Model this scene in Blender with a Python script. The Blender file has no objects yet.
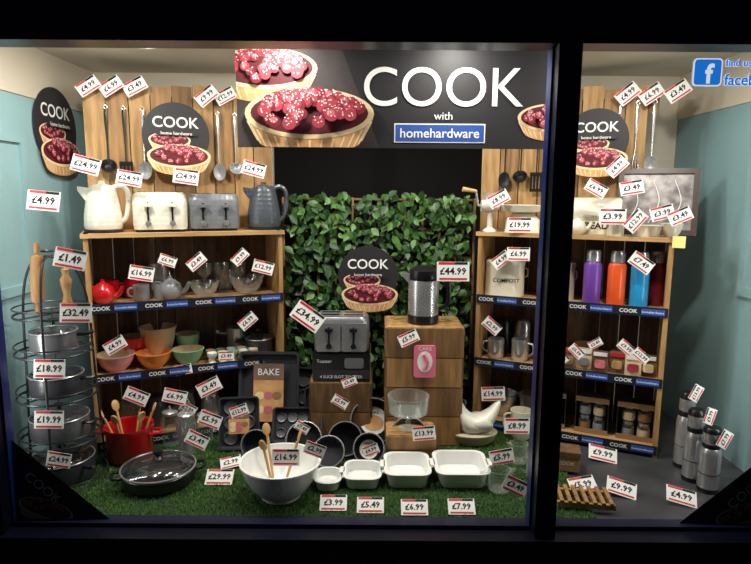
import bpy, math, random
from mathutils import Vector, Matrix
import bmesh
random.seed(7)
scene=bpy.context.scene
scene.view_settings.view_transform='Standard'
FP=584.0; H=1.18; PITCH=math.radians(8.6)
CP,SP=math.cos(PITCH),math.sin(PITCH)
T=Matrix.Translation
def R(d,ax): return Matrix.Rotation(math.radians(d),4,ax)
def Sc(x,y=None,z=None):
    y=x if y is None else y; z=x if z is None else z
    return Matrix.Diagonal((x,y,z,1))
def W(u,v,Y):
    a=(u-375.5)/FP; b=(282-v)/FP; t=Y/(CP+b*SP)
    return Vector((a*t,Y,H+(b*CP-SP)*t))
def F(u,v,Z=0.0):
    a=(u-375.5)/FP; b=(282-v)/FP; t=(Z-H)/(b*CP-SP)
    return Vector((a*t,(CP+b*SP)*t,Z))
# ------------------------------------------------------------ materials
def lin(h):
    h=h.lstrip('#'); o=[]
    for i in (0,2,4):
        c=int(h[i:i+2],16)/255; o.append(c/12.92 if c<=.04045 else ((c+.055)/1.055)**2.4)
    return (*o,1)
def mat(name,col,rough=.5,metal=0.,noise=0.,nscale=20,bump=0.,bscale=80,coat=0.,col2=None,stretch=(1,1,1)):
    m=bpy.data.materials.new(name); m.use_nodes=True; nt=m.node_tree; p=nt.nodes['Principled BSDF']
    p.inputs['Base Color'].default_value=lin(col); p.inputs['Roughness'].default_value=rough; p.inputs['Metallic'].default_value=metal
    p.inputs['Coat Weight'].default_value=coat
    tc=nt.nodes.new('ShaderNodeTexCoord'); mp=nt.nodes.new('ShaderNodeMapping'); mp.inputs['Scale'].default_value=stretch
    nt.links.new(tc.outputs['Object'],mp.inputs['Vector'])
    n=nt.nodes.new('ShaderNodeTexNoise'); n.inputs['Scale'].default_value=nscale; n.inputs['Detail'].default_value=4
    nt.links.new(mp.outputs[0],n.inputs['Vector'])
    c1=Vector(lin(col)[:3])
    k=noise if noise else .04
    c2=Vector(lin(col2)[:3]) if col2 else c1*(1-k)
    r=nt.nodes.new('ShaderNodeValToRGB'); r.color_ramp.elements[0].position=.35; r.color_ramp.elements[1].position=.65
    r.color_ramp.elements[0].color=(*c2,1); r.color_ramp.elements[1].color=(*c1,1)
    nt.links.new(n.outputs['Fac'],r.inputs['Fac']); nt.links.new(r.outputs[0],p.inputs['Base Color'])
    if bump:
        n2=nt.nodes.new('ShaderNodeTexNoise'); n2.inputs['Scale'].default_value=bscale
        nt.links.new(mp.outputs[0],n2.inputs['Vector'])
        bp=nt.nodes.new('ShaderNodeBump'); bp.inputs['Strength'].default_value=bump; bp.inputs['Distance'].default_value=.01
        nt.links.new(n2.outputs['Fac'],bp.inputs['Height']); nt.links.new(bp.outputs[0],p.inputs['Normal'])
    return m
def embossed(name,col,rough=.3):
    m=mat(name,col,rough); nt=m.node_tree; p=nt.nodes['Principled BSDF']
    tc=nt.nodes.new('ShaderNodeTexCoord'); v=nt.nodes.new('ShaderNodeTexVoronoi'); v.inputs['Scale'].default_value=45; v.inputs['Randomness'].default_value=.1
    nt.links.new(tc.outputs['Object'],v.inputs['Vector'])
    bp=nt.nodes.new('ShaderNodeBump'); bp.inputs['Strength'].default_value=.4; bp.inputs['Distance'].default_value=.005
    nt.links.new(v.outputs['Distance'],bp.inputs['Height']); nt.links.new(bp.outputs[0],p.inputs['Normal'])
    return m
def glassm(name,tint='ffffff',lo=.06,hi=.6,dif=0.):
    m=bpy.data.materials.new(name); m.use_nodes=True; nt=m.node_tree
    for n in list(nt.nodes): nt.nodes.remove(n)
    o=nt.nodes.new('ShaderNodeOutputMaterial'); mx=nt.nodes.new('ShaderNodeMixShader'); t=nt.nodes.new('ShaderNodeBsdfTransparent'); g=nt.nodes.new('ShaderNodeBsdfGlossy')
    t.inputs[0].default_value=lin(tint); g.inputs['Roughness'].default_value=.08
    lw=nt.nodes.new('ShaderNodeLayerWeight'); lw.inputs[0].default_value=.35
    mr=nt.nodes.new('ShaderNodeMapRange'); mr.inputs[3].default_value=lo; mr.inputs[4].default_value=hi
    nt.links.new(lw.outputs['Facing'],mr.inputs[0]); nt.links.new(mr.outputs[0],mx.inputs[0])
    src=g.outputs[0]
    if dif:
        d=nt.nodes.new('ShaderNodeBsdfDiffuse'); d.inputs[0].default_value=(.8,.84,.84,1); m2=nt.nodes.new('ShaderNodeMixShader'); m2.inputs[0].default_value=dif
        nt.links.new(g.outputs[0],m2.inputs[1]); nt.links.new(d.outputs[0],m2.inputs[2]); src=m2.outputs[0]
    nt.links.new(t.outputs[0],mx.inputs[1]); nt.links.new(src,mx.inputs[2]); nt.links.new(mx.outputs[0],o.inputs[0])
    return m
WHITE=mat('white_card','eeeeec',.6); BLACK=mat('black_plastic','18181b',.3); INK=mat('ink_black','0c0c0c',.8)
RED=mat('red_card','c8242c',.5); BLUE=mat('blue_print','2f56ab',.5); DARKP=mat('charcoal_print','262328',.55,noise=.25,nscale=3)
STRIPM=mat('navy_strip','171a2e',.5)
WD1=mat('wood_light','ba9260',.6,col2='95703f',nscale=5,stretch=(8,8,1),bump=.15,bscale=30)
WD2=mat('wood_mid','a57b4c',.6,col2='826038',nscale=5,stretch=(8,8,1),bump=.15,bscale=30)
WD3=mat('wood_dark','835f3b',.65,col2='634828',nscale=5,stretch=(8,8,1),bump=.15,bscale=30)
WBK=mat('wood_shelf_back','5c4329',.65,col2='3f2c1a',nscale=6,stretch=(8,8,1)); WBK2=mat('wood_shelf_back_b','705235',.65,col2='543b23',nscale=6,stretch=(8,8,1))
WDH=mat('wood_board','c49e6c',.55,col2='a57d50',nscale=5,stretch=(1,8,8))
SPOON=mat('beech','d4ab72',.5,col2='b98d52',nscale=12)
CREAM=mat('cream_enamel','e2dcc8',.3,coat=.4); CREAME=embossed('cream_embossed','dedacd'); GREYE=embossed('grey_embossed','74787d'); DGREY=embossed('slate_embossed','494e58')
STEEL=mat('stainless','cfcfd2',.26,.75,noise=.08,nscale=5); DSTEEL=mat('dark_steel','8c8c92',.3,.6); PANB=mat('nonstick_black','1f1f23',.28); TIN=mat('grey_tin','45464d',.33,.3)
CERAM=mat('white_ceramic','ececea',.25,coat=.2); HENC=mat('hen_ceramic','e3dfd4',.35,coat=.2); NESTC=mat('nest_ceramic','bdb198',.5,bump=.5,bscale=90); REDG=mat('red_enamel','c41722',.22,coat=.6); GREYC=mat('grey_ceramic','8c8f94',.3,coat=.3)
GLASS=glassm('clear_glass','fbfdfc',.1,.7,.3); LIDG=glassm('lid_glass','eef2f2',.08,.6,.05); GREENC=mat('green_glaze','82b48f',.3); PINKC=mat('pink_glaze','de979c',.3); ORNG=mat('orange_glaze','de873a',.3); CRMB=mat('cream_stoneware','d8c49e',.4)
PURP=mat('purple_bottle','7142a6',.3); MAG=mat('orange_bottle','ef5c28',.3); TEAL=mat('blue_bottle','259ad9',.3); DRED=mat('dark_red_bottle','7c1b2c',.3)
PINKPK=mat('pink_pack','e27390',.4); KRAFT=mat('kraft','94704a',.7); CRUST=mat('pastry','dcaa74',.7,col2='c08850',nscale=15); CRUSTL=mat('pastry_light','ecd0a4',.7)
B1=mat('berry_dark','7a1c2c',.5); B2=mat('berry','a83a48',.5); B3=mat('berry_light','c96a76',.5); SUG=mat('sugar','f2e2e4',.8); FILL=mat('berry_fill','5a1420',.6)
PHB=mat('photo_brown','8a6a55',.7,noise=.5,nscale=4)
# ------------------------------------------------------------ builder
_tc={}
def textmesh(s,res=3,off=0.0):
    k=(s,res,off)
    if k in _tc: return _tc[k]
    cu=bpy.data.curves.new('t','FONT'); cu.body=s; cu.size=1; cu.resolution_u=res; cu.offset=off
    ob=bpy.data.objects.new('t',cu); scene.collection.objects.link(ob)
    bpy.context.view_layer.update()
    me=bpy.data.meshes.new_from_object(ob.evaluated_get(bpy.context.evaluated_depsgraph_get()))
    vs=[v.co.copy() for v in me.vertices]; fs=[tuple(p.vertices) for p in me.polygons]
    x0=min(v.x for v in vs);x1=max(v.x for v in vs);y0=min(v.y for v in vs);y1=max(v.y for v in vs)
    c=Vector(((x0+x1)/2,(y0+y1)/2,0)); vs=[v-c for v in vs]
    bpy.data.objects.remove(ob); bpy.data.curves.remove(cu); bpy.data.meshes.remove(me)
    _tc[k]=(vs,fs,x1-x0,y1-y0); return _tc[k]
def rr(w,d,r,z,n=4,cx=0,cy=0):
    r=min(r,w/2-1e-4,d/2-1e-4); o=[]
    for (sx,sy,a0) in ((1,1,0),(-1,1,90),(-1,-1,180),(1,-1,270)):
        for i in range(n+1):
            a=math.radians(a0+90*i/n); o.append((cx+sx*(w/2-r)+r*math.cos(a),cy+sy*(d/2-r)+r*math.sin(a),z))
    return o
def crom(pts,k=5):
    P=[Vector(p) for p in pts]; P=[P[0]]+P+[P[-1]]; o=[]
    for i in range(1,len(P)-2):
        for j in range(k):
            t=j/k; a,b,c,d=P[i-1],P[i],P[i+1],P[i+2]
            o.append(.5*((2*b)+(c-a)*t+(2*a-5*b+4*c-d)*t*t+(3*b-a-3*c+d)*t**3))
    o.append(P[-2]); return o
class B:
    def __init__(s): s.v=[];s.f=[];s.mi=[];s.mats=[]
    def add(s,vs,fs,m,M=None):
        o=len(s.v)
        if M is not None: vs=[M@Vector(v) for v in vs]
        s.v.extend([tuple(v) for v in vs])
        if m not in s.mats: s.mats.append(m)
        i=s.mats.index(m); s.f.extend([tuple(a+o for a in f) for f in fs]); s.mi.extend([i]*len(fs))
    def box(s,c,z,m,M=None):
        x,y,w=z[0]/2,z[1]/2,z[2]/2
        vs=[(c[0]+a*x,c[1]+b*y,c[2]+d*w) for d in(-1,1) for a,b in((-1,-1),(1,-1),(1,1),(-1,1))]
        s.add(vs,[(3,2,1,0),(4,5,6,7),(0,1,5,4),(1,2,6,5),(2,3,7,6),(3,0,4,7)],m,M)
    def loft(s,L,m,M=None,c0=True,c1=True):
        n=len(L[0]); vs=[p for l in L for p in l]; fs=[]
        for k in range(len(L)-1):
            for i in range(n):
                j=(i+1)%n; fs.append((k*n+i,k*n+j,(k+1)*n+j,(k+1)*n+i))
        if c0: fs.append(tuple(range(n-1,-1,-1)))
        if c1: fs.append(tuple((len(L)-1)*n+i for i in range(n)))
        s.add(vs,fs,m,M)
    def lathe(s,prof,m,M=None,seg=24):
        vs=[];idx=[]
        for r,z in prof:
            if r<1e-5: idx.append([len(vs)]*seg); vs.append((0,0,z))
            else:
                idx.append(list(range(len(vs),len(vs)+seg)))
                vs+=[(r*math.cos(2*math.pi*i/seg),r*math.sin(2*math.pi*i/seg),z) for i in range(seg)]
        fs=[]
        for k in range(len(prof)-1):
            a,b=idx[k],idx[k+1]
            for i in range(seg):
                j=(i+1)%seg; q=[a[i],a[j],b[j],b[i]]; q2=[]
                for t in q:
                    if t not in q2: q2.append(t)
                if len(q2)>2: fs.append(tuple(q2))
        s.add(vs,fs,m,M)
    def tube(s,pts,r,m,M=None,n=8,closed=False):
        P=[Vector(p) for p in pts]; k=len(P); L=[]; up=None
        for i in range(k):
            if closed: d=(P[(i+1)%k]-P[i-1]).normalized()
            else: d=(P[min(i+1,k-1)]-P[max(i-1,0)]).normalized()
            if up is None:
                up=d.orthogonal().normalized()
            up=(up-d*up.dot(d)).normalized(); sd=d.cross(up)
            ri=r[i] if isinstance(r,(list,tuple)) else r
            L.append([P[i]+(up*math.cos(2*math.pi*j/n)+sd*math.sin(2*math.pi*j/n))*ri for j in range(n)])
        if closed: L.append(L[0]); s.loft(L,m,M,False,False)
        else: s.loft(L,m,M)
    def ring(s,c,rad,r,m,M=None,n=28):
        s.tube([(c[0]+rad*math.cos(2*math.pi*i/n),c[1]+rad*math.sin(2*math.pi*i/n),c[2]) for i in range(n)],r,m,M,6,True)
    def disc(s,c,rx,ry,m,M=None,n=20):
        s.add([(c[0]+rx*math.cos(2*math.pi*i/n),c[1]+ry*math.sin(2*math.pi*i/n),c[2]) for i in range(n)],[tuple(range(n))],m,M)
    def text(s,t,w,h,m,M,res=3,off=0.0):
        vs,fs,tw,th=textmesh(t,res,off); k=min(w/tw if w else 9e9,h/th if h else 9e9)
        s.add([v*k for v in vs],fs,m,M)
    def done(s,name,loc=(0,0,0),rz=0,normals=True,sharp=.7):
        me=bpy.data.meshes.new(name); me.from_pydata(s.v,[],s.f)
        for m in s.mats: me.materials.append(m)
        me.polygons.foreach_set('material_index',s.mi); me.polygons.foreach_set('use_smooth',[True]*len(s.f))
        if normals:
            bm=bmesh.new(); bm.from_mesh(me); bmesh.ops.recalc_face_normals(bm,faces=bm.faces); bm.to_mesh(me); bm.free()
        me.update(); me.set_sharp_from_angle(angle=sharp)
        ob=bpy.data.objects.new(name,me); ob.location=loc; ob.rotation_euler=(0,0,math.radians(rz)); scene.collection.objects.link(ob); return ob
UP=R(90,'X')
# ------------------------------------------------------------ flat artwork
def tart(b,M,seed=1,nb=46):
    rnd=random.Random(seed); n=24
    pts=[]
    for i in range(n+1):
        a=math.pi+math.pi*i/n; fl=1+.015*(i%2); pts.append((.41*fl*math.cos(a),-.13+.13*math.sin(a)*fl,0))
    for i in range(n+1):
        a=math.pi*i/n; pts.append((.5*math.cos(a),.05+.19*math.sin(a),0))
    b.add(pts,[tuple(range(len(pts)))],CRUST,M)
    for i in range(1,16):
        a=math.pi+math.pi*i/16; x0,x1=.41*math.cos(a),.49*math.cos(a); y0=-.13+.12*math.sin(a); y1=.03+.18*math.sin(a)
        b.add([(x0-.006,y0,.0015),(x0+.006,y0,.0015),(x1+.008,y1,.0015),(x1-.008,y1,.0015)],[(0,1,2,3)],CRUSTL,M)
    b.disc((0,.05,.002),.5,.19,CRUSTL,M,32); b.disc((0,.055,.003),.455,.16,FILL,M,32)
    ps=[]
    for i in range(nb):
        a=rnd.uniform(0,2*math.pi); r=math.sqrt(rnd.random()); x=.39*r*math.cos(a); y=.07+.12*r*math.sin(a)+.1*(1-r*r)
        ps.append((y,x))
    ps.sort(reverse=True)
    for k,(y,x) in enumerate(ps):
        z=.004+k*.0006; rb=rnd.uniform(.042,.056)
        b.disc((x,y,z),rb,rb*.92,rnd.choice((B1,B2)),M,12); b.disc((x-.006,y+.012,z+.0002),rb*.6,rb*.52,rnd.choice((B2,B3)),M,8)
        for q in range(6):
            b.disc((x+rnd.uniform(-.035,.03),y+rnd.uniform(-.015,.045),z+.0004),.0065,.006,SUG,M,5)
def placard(name,M,w):
    b=B(); M=M@Sc(w)
    b.loft([[(.5*math.cos(a)*k,.5*math.sin(a)*k,z) for a in [2*math.pi*i/40 for i in range(40)]] for k,z in((1,-.02),(1,0))],DARKP,M)
    tart(b,M@T((-.1,-.1,.004))@Sc(.62),3,26); tart(b,M@T((.03,-.36,.03))@Sc(.95),5,40)
    b.text('COOK',.68,.3,WHITE,M@T((0,.2,.004)),4,.01)
    b.add([(-.3,-.0,.05),(.3,-.0,.05),(.3,.06,.05),(-.3,.06,.05)],[(0,1,2,3)],DARKP,M); b.text('home hardware',.5,.05,WHITE,M@T((0,.03,.053)),2)
    return b.done(name,normals=False)
# ------------------------------------------------------------ room
WALL=mat('turquoise_paint','8badb3',.6,noise=.12,nscale=3,bump=.08,bscale=12); BEIGE=mat('pale_plaster','d2c8b6',.7,noise=.12,nscale=2)
FRAME=mat('navy_frame','0a0d22',.35); FRAMEB=mat('blue_frame_edge','1b2a6a',.35); SILLM=mat('sill_edge','0e1230',.45); SHOP=mat('shop_interior_dark','1c1a1a',.7); SLATE=mat('slate_tile','46474a',.35,noise=.35,nscale=7)
PAVE=mat('pavement','2a2a2c',.8,noise=.3,nscale=8)
XL,XR,GY=-1.5,1.6,1.95
def boxobj(name,lst):
    b=B()
    for c0,c1,m in lst:
        b.box([(a+d)/2 for a,d in zip(c0,c1)],[abs(d-a) for a,d in zip(c0,c1)],m)
    return b.done(name)
boxobj('floor',[((XL,1.98,-.05),(XR,3.22,0),SLATE)])
boxobj('ceiling',[((XL,1.98,1.8),(XR,3.22,1.85),BEIGE)])
def sidewall(name,x0,x1,xi,sg):
    l=[((x0,1.98,-.05),(x1,3.22,1.85),WALL)]
    for y0,y1,z0,z1 in ((2.12,2.16,.75,1.42),(2.5,2.54,.75,1.42),(2.16,2.5,.75,.79),(2.16,2.5,1.38,1.42)):
        l.append(((xi,y0,z0),(xi+sg*.012,y1,z1),WALL))
    l.append(((xi,1.98,1.58),(xi+sg*.006,3.2,1.8),BEIGE))
    boxobj(name,l)
sidewall('wall_left',XL-.06,XL,XL,1); sidewall('wall_right',XR,XR+.06,XR,-1)
boxobj('wall_back',[((XL,3.2,0),(-.56,3.26,1.85),BEIGE),((.6,3.2,0),(XR,3.26,1.85),BEIGE),((-.56,3.2,1.7),(.6,3.26,1.85),BEIGE),
  ((-2,4.6,-.05),(2,4.66,2.2),SHOP),((-2,3.27,-.05),(-1.95,4.6,2.2),SHOP),((1.95,3.27,-.05),(2,4.6,2.2),SHOP),((-2,3.23,-.1),(2,4.6,-.05),SHOP),((-2,3.27,2.2),(2,4.66,2.25),SHOP)])
XW0,XW1,ZT=-1.29,1.43,1.64
boxobj('wall_front',[((-2.6,1.9,ZT+.03),(2.6,1.98,2.6),FRAME),((-2.6,1.92,-.5),(2.6,1.98,-.12),FRAME),((-2.6,1.9,-.12),(XW0-.05,1.98,ZT+.03),FRAME),((XW1+.05,1.9,-.12),(2.6,1.98,ZT+.03),FRAME)])
b=B()
def bx(c0,c1,m): b.box([(a+d)/2 for a,d in zip(c0,c1)],[abs(d-a) for a,d in zip(c0,c1)],m)
bx((-1.34,1.86,-.12),(1.48,1.98,-.004),FRAME); bx((-1.34,1.93,-.004),(1.48,1.98,.012),SILLM)
bx((-1.34,1.88,ZT),(1.48,1.98,ZT+.03),FRAME); bx((-1.34,1.88,-.004),(XW0,1.98,ZT),FRAME); bx((XW0,1.93,-.0),(XW0+.008,1.97,ZT),FRAMEB); bx((XW1,1.88,-.004),(1.48,1.98,ZT),FRAME)
bx((.56,1.88,-.004),(.632,1.98,ZT),FRAME); bx((.553,1.93,.012),(.56,1.98,ZT),FRAMEB)
PANE=glassm('window_glass','f6faf8',.03,.3)
for x0,x1 in((XW0,.556),(.632,XW1)): b.add([(x0,GY,0),(x1,GY,0),(x1,GY,ZT),(x0,GY,ZT)],[(0,1,2,3)],PANE)
b.done('window_1')
boxobj('ground',[((-4,-2,-.55),(4,1.92,-.5),PAVE)])
# ------------------------------------------------------------ lights
def spot(x,y,e,tilt=0,col=(1,.935,.85)):
    b=B(); b.lathe([(0,0),(.055,0),(.06,-.004),(.06,-.03),(.05,-.03),(.048,-.008),(0,-.008)],CREAM); b.done('ceiling_downlight',(x,y,1.8))
    l=bpy.data.lights.new('downlight_lamp','AREA'); l.shape='DISK'; l.size=.09; l.energy=e; l.color=col
    o=bpy.data.objects.new('downlight_lamp',l); o.location=(x,y,1.762); o.rotation_euler=(math.radians(tilt),0,0); scene.collection.objects.link(o)
for x,y,e,t in ((-1.05,2.1,10.5,30),(-.35,2.12,5.2,0),(.3,2.12,5.2,0),(1.0,2.1,8.5,30),(-.95,2.5,2.6,0),(.95,2.48,1.6,0),(-.3,2.43,8.5,18),(.3,2.43,8.5,18)): spot(x,y,e,t)
for x,e in ((-1.43,4.2),(1.53,4.4)):  # added out-of-view strips at both jambs, frontal fill for the shelves
    b=B(); b.box((0,0,0),(.03,.03,1.3),CREAM); b.done('fill_strip_housing',(x,2.0,.9))
    l=bpy.data.lights.new('fill_strip','AREA'); l.shape='RECTANGLE'; l.size=.03; l.size_y=1.2; l.energy=e; l.color=(1,.95,.88)
    o=bpy.data.objects.new('fill_strip',l); d=Vector((-1 if x>0 else 1,.75,0)).normalized(); o.location=Vector((x,2.0,.9))+d*.025
    o.rotation_euler=Matrix((Vector((0,0,1)).cross(-d),Vector((0,0,1)),-d)).transposed().to_euler(); scene.collection.objects.link(o)
w=bpy.data.worlds.new('night'); scene.world=w; w.use_nodes=True
w.node_tree.nodes['Background'].inputs[0].default_value=(.35,.45,1,1); w.node_tree.nodes['Background'].inputs[1].default_value=.014
# ------------------------------------------------------------ shelf units
UL=dict(A=Vector((-1.256,2.5)),d=Vector((.9165,.401)).normalized(),L=.873,x0=.02,x1=.92); UR=dict(A=Vector((.50,2.85)),d=Vector((.78,-.35)).normalized(),L=.855,x0=-.07,x1=.76)
for U in (UL,UR):
    U['n']=Vector((-U['d'].y,U['d'].x)); U['a']=math.degrees(math.atan2(U['d'].y,U['d'].x))
ZS=[1.0,.68,.36,.045]; DEP=.28
def sp(U,u,Z,t):
    k=(u-375.5)/FP; P0=U['A']+U['n']*t
    s=(k*(P0.y*CP-(Z-H)*SP)-P0.x)/(U['d'].x-k*CP*U['d'].y)
    p=P0+U['d']*s; return Vector((p.x,p.y,Z))
def shelf(U):
    b=B(); L=U['L']
    for x in (.01,L-.01): b.box((x,DEP/2,.5),(.02,DEP,1.0),WD1)
    b.box((L/2,DEP/2,1.0-.009),(L+.02,DEP+.02,.018),WDH)
    for z in ZS[1:]: b.box((L/2,DEP/2+.001,z-.01),(L-.04,DEP-.01,.02),WDH)
    n=9
    for i in range(n):
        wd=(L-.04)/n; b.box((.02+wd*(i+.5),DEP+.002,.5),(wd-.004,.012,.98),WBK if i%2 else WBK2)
    for z in ZS[1:]:
        zc=z-.008; b.box((L/2,-.004,zc),(L-.005,.004,.042),STRIPM)
        for i in range(4):
            x=L/8+i*L/4; b.text('COOK',.075,.022,WHITE,T((x-.055,-.0075,zc))@UP,2,.02)
            b.box((x+.045,-.007,zc),(.095,.002,.026),BLUE); b.text('homehardware',.088,.015,WHITE,T((x+.045,-.0095,zc))@UP,1,.01)
    b.done('wooden_shelf_unit',(U['A'].x,U['A'].y,0),U['a'])
    b=B(); x=U['x0']; i=0
    while x<U['x1']-.05:
        wd=.098; b.box((x+wd/2,DEP+.022,.99+.345+.01*(i%3)),(wd-.005,.016,.69),(WD1,WD2,WD1,WD2,WD3)[i%5]); x+=wd; i+=1
    for z in (1.1,1.6): b.box(((U['x0']+U['x1'])/2,DEP+.035,z),(U['x1']-U['x0'],.01,.08),WD3)
    b.done('timber_plank_panel',(U['A'].x,U['A'].y,0),U['a'])
shelf(UL); shelf(UR)
# ------------------------------------------------------------ hedge + grass
LF=[mat('leaf_a','3a6229',.45,noise=.4,nscale=30),mat('leaf_b','284a1e',.45,noise=.4,nscale=30),mat('leaf_c','55803a',.45,noise=.3,nscale=30)]
b=B()
for i in range(12):
    x=-.48+i*.09
    b.box((x,3.04,.58),(.012,.01,1.16),WD3)
for z in [.1+.15*i for i in range(8)]: b.box((.015,3.05,z),(1.0,.01,.012),WD3)
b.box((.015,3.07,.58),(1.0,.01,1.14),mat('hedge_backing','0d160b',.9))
for i in range(1900):
    x=random.uniform(-.46,.49); z=random.uniform(.05,1.17)+random.gauss(0,.008); y=random.uniform(2.95,3.03); s=random.uniform(.018,.032)
    M=T((x,y,z))@R(random.uniform(-50,50),'Z')@R(random.uniform(35,110),'X')@R(random.uniform(-70,70)+180,'Z')@Sc(s)
    b.add([(0,-1,0),(.55,-.4,.12),(.62,.2,.15),(0,1.1,-.1),(-.62,.2,.15),(-.55,-.4,.12),(0,0,-.05)],[(0,1,6),(1,2,6),(2,3,6),(3,4,6),(4,5,6),(5,0,6)],random.choice(LF),M)
b.done('artificial_ivy_screen',normals=False,sharp=3)
G=[mat('turf_a','4f7d33',.7),mat('turf_b','386321',.7),mat('turf_c','6f9843',.7)]
b=B(); gx0,gx1,gy0,gy1=-1.24,.82,1.99,2.82
b.box(((gx0+gx1)/2,(gy0+gy1)/2,.004),(gx1-gx0,gy1-gy0,.006),mat('turf_base','26421a',.9,noise=.4,nscale=60))
vs=[[],[],[]];fs=[[],[],[]]
for i in range(60000):
    x=random.uniform(gx0,gx1);y=random.uniform(gy0,gy1);h=random.uniform(.006,.014);a=random.uniform(0,6.28);k=random.randrange(3);c,s=math.cos(a)*.0018,math.sin(a)*.0018
    o=len(vs[k]); vs[k]+=[(x-c,y-s,.006),(x+c,y+s,.006),(x+random.uniform(-.006,.006),y+random.uniform(-.006,.006),.006+h)]; fs[k].append((o,o+1,o+2))
for k in range(3): b.add(vs[k],fs[k],G[k])
b.done('artificial_grass_mat',normals=False)
# ------------------------------------------------------------ banner, placards, decals
p0=W(237,148,2.3); p1=W(556,48,2.3); bw=p1.x-p0.x; bh=p1.z-p0.z
b=B(); C=T(((p0.x+p1.x)/2,2.3,(p0.z+p1.z)/2))@UP
b.box((0,0,-.004),(bw,bh,.006),DARKP,C)
PHBL=mat('banner_blur','4a4040',.6,noise=.5,nscale=5,col2='2c272a')
b.add([(-bw/2,-bh/2,.0),(-bw*.05,-bh/2,.0),(-bw*.17,bh/2,0),(-bw/2,bh/2,0)],[(0,1,2,3)],PHBL,C)
def clipart(b,M0,x0,x1,y0,y1,fn):
    q=B(); fn(q)
    for f,m in zip(q.f,q.mi):
        pts=[Vector(q.v[i]) for i in f]
        for ax,lim,sg in((0,x0,1),(0,x1,-1),(1,y0,1),(1,y1,-1)):
            o=[]
            for i in range(len(pts)):
                a,c=pts[i-1],pts[i]; da=(a[ax]-lim)*sg; dc=(c[ax]-lim)*sg
                if (da>=0)!=(dc>=0): o.append(a+(c-a)*(da/(da-dc)))
                if dc>=0: o.append(c)
            pts=o
            if len(pts)<3: break
        if len(pts)>=3: b.add(pts,[tuple(range(len(pts)))],q.mats[m],M0)
def art(q):
    tart(q,T((-bw*.41,bh*.24,.001))@Sc(.4),21,60); tart(q,T((-bw*.27,-bh*.23,.02))@Sc(.49),22,90); tart(q,T((bw*.5,-bh*.22,.001))@Sc(.28),23,40)
clipart(b,C,-bw/2,bw/2,-bh/2,bh/2,art)
b.text('COOK',bw*.5,bh*.45,WHITE,C@T((bw*.15,bh*.12,.003)),8,.0)
b.text('with',.07,.05,WHITE,C@T((bw*.15,-bh*.17,.003)),4)
b.box((bw*.14,-bh*.345,.001),(bw*.28,bh*.17,.003),BLUE,C); b.box((bw*.14,-bh*.345,.0005),(bw*.288,bh*.195,.002),WHITE,C)
b.text('homehardware',bw*.25,bh*.12,WHITE,C@T((bw*.14,-bh*.345,.004)),4,.01)
for x in(-bw*.45,bw*.45): b.tube([(x,bh/2,-.004),(x,bh/2+.085,-.004)],.001,STEEL,C,5)
b.done('hanging_banner',normals=False)
placard('round_sign',T((XL+.012,2.79,W(52,130,2.79).z))@R(90,'Z')@UP,.36)
p=sp(UL,180,1.0,DEP-.05); placard('round_sign',T((p.x,p.y,W(180,137,p.y).z))@R(UL['a'],'Z')@UP,.31)
p=sp(UR,590,1.0,DEP-.05); placard('round_sign',T((p.x,p.y,W(590,138,p.y).z))@R(UR['a'],'Z')@UP,.29)
placard('round_sign',T(W(368,276,2.9))@UP,.3)
def corner(name,x,sg):
    b=B(); w,h=.33,.30
    M=T((x,GY+.004,.012))@UP
    b.add([(0,0,0),(sg*w,0,0),(0,h,0)],[(0,1,2)],DARKP,M)
    a=-sg*math.degrees(math.atan2(h,w)); 
    b.text('COOK',.15,.045,WHITE,M@T((sg*.1,.12,.0015))@R(a*1.0,'Z'),4)
    def fn(q): tart(q,T((sg*.1,.03,.001))@R(a*.4,'Z')@Sc(.2),9,24)
    clipart(b,M,min(0,sg*.2),max(0,sg*.2),0,.3,fn)
    b.done(name,normals=False)
corner('corner_window_decal',XW0+.008,1); corner('corner_window_decal',XW1,-1)
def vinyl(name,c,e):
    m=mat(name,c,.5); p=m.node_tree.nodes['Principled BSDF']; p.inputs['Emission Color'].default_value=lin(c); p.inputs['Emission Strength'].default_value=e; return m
FB=vinyl('glowing_blue_vinyl','1f78dc',.75); FW=vinyl('glowing_white_vinyl','e8f0f6',.75); b=B()  # emission stands in for shop light passing through the vinyl
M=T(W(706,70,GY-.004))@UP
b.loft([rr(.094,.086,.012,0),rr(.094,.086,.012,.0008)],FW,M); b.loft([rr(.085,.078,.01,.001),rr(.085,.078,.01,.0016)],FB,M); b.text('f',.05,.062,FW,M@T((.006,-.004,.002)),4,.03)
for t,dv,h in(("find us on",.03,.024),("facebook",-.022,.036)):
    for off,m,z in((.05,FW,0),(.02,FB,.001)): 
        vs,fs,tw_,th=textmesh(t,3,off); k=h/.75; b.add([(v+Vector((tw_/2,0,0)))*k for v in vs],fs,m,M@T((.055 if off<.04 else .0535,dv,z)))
b.done('social_media_window_sticker',normals=False)
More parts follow.
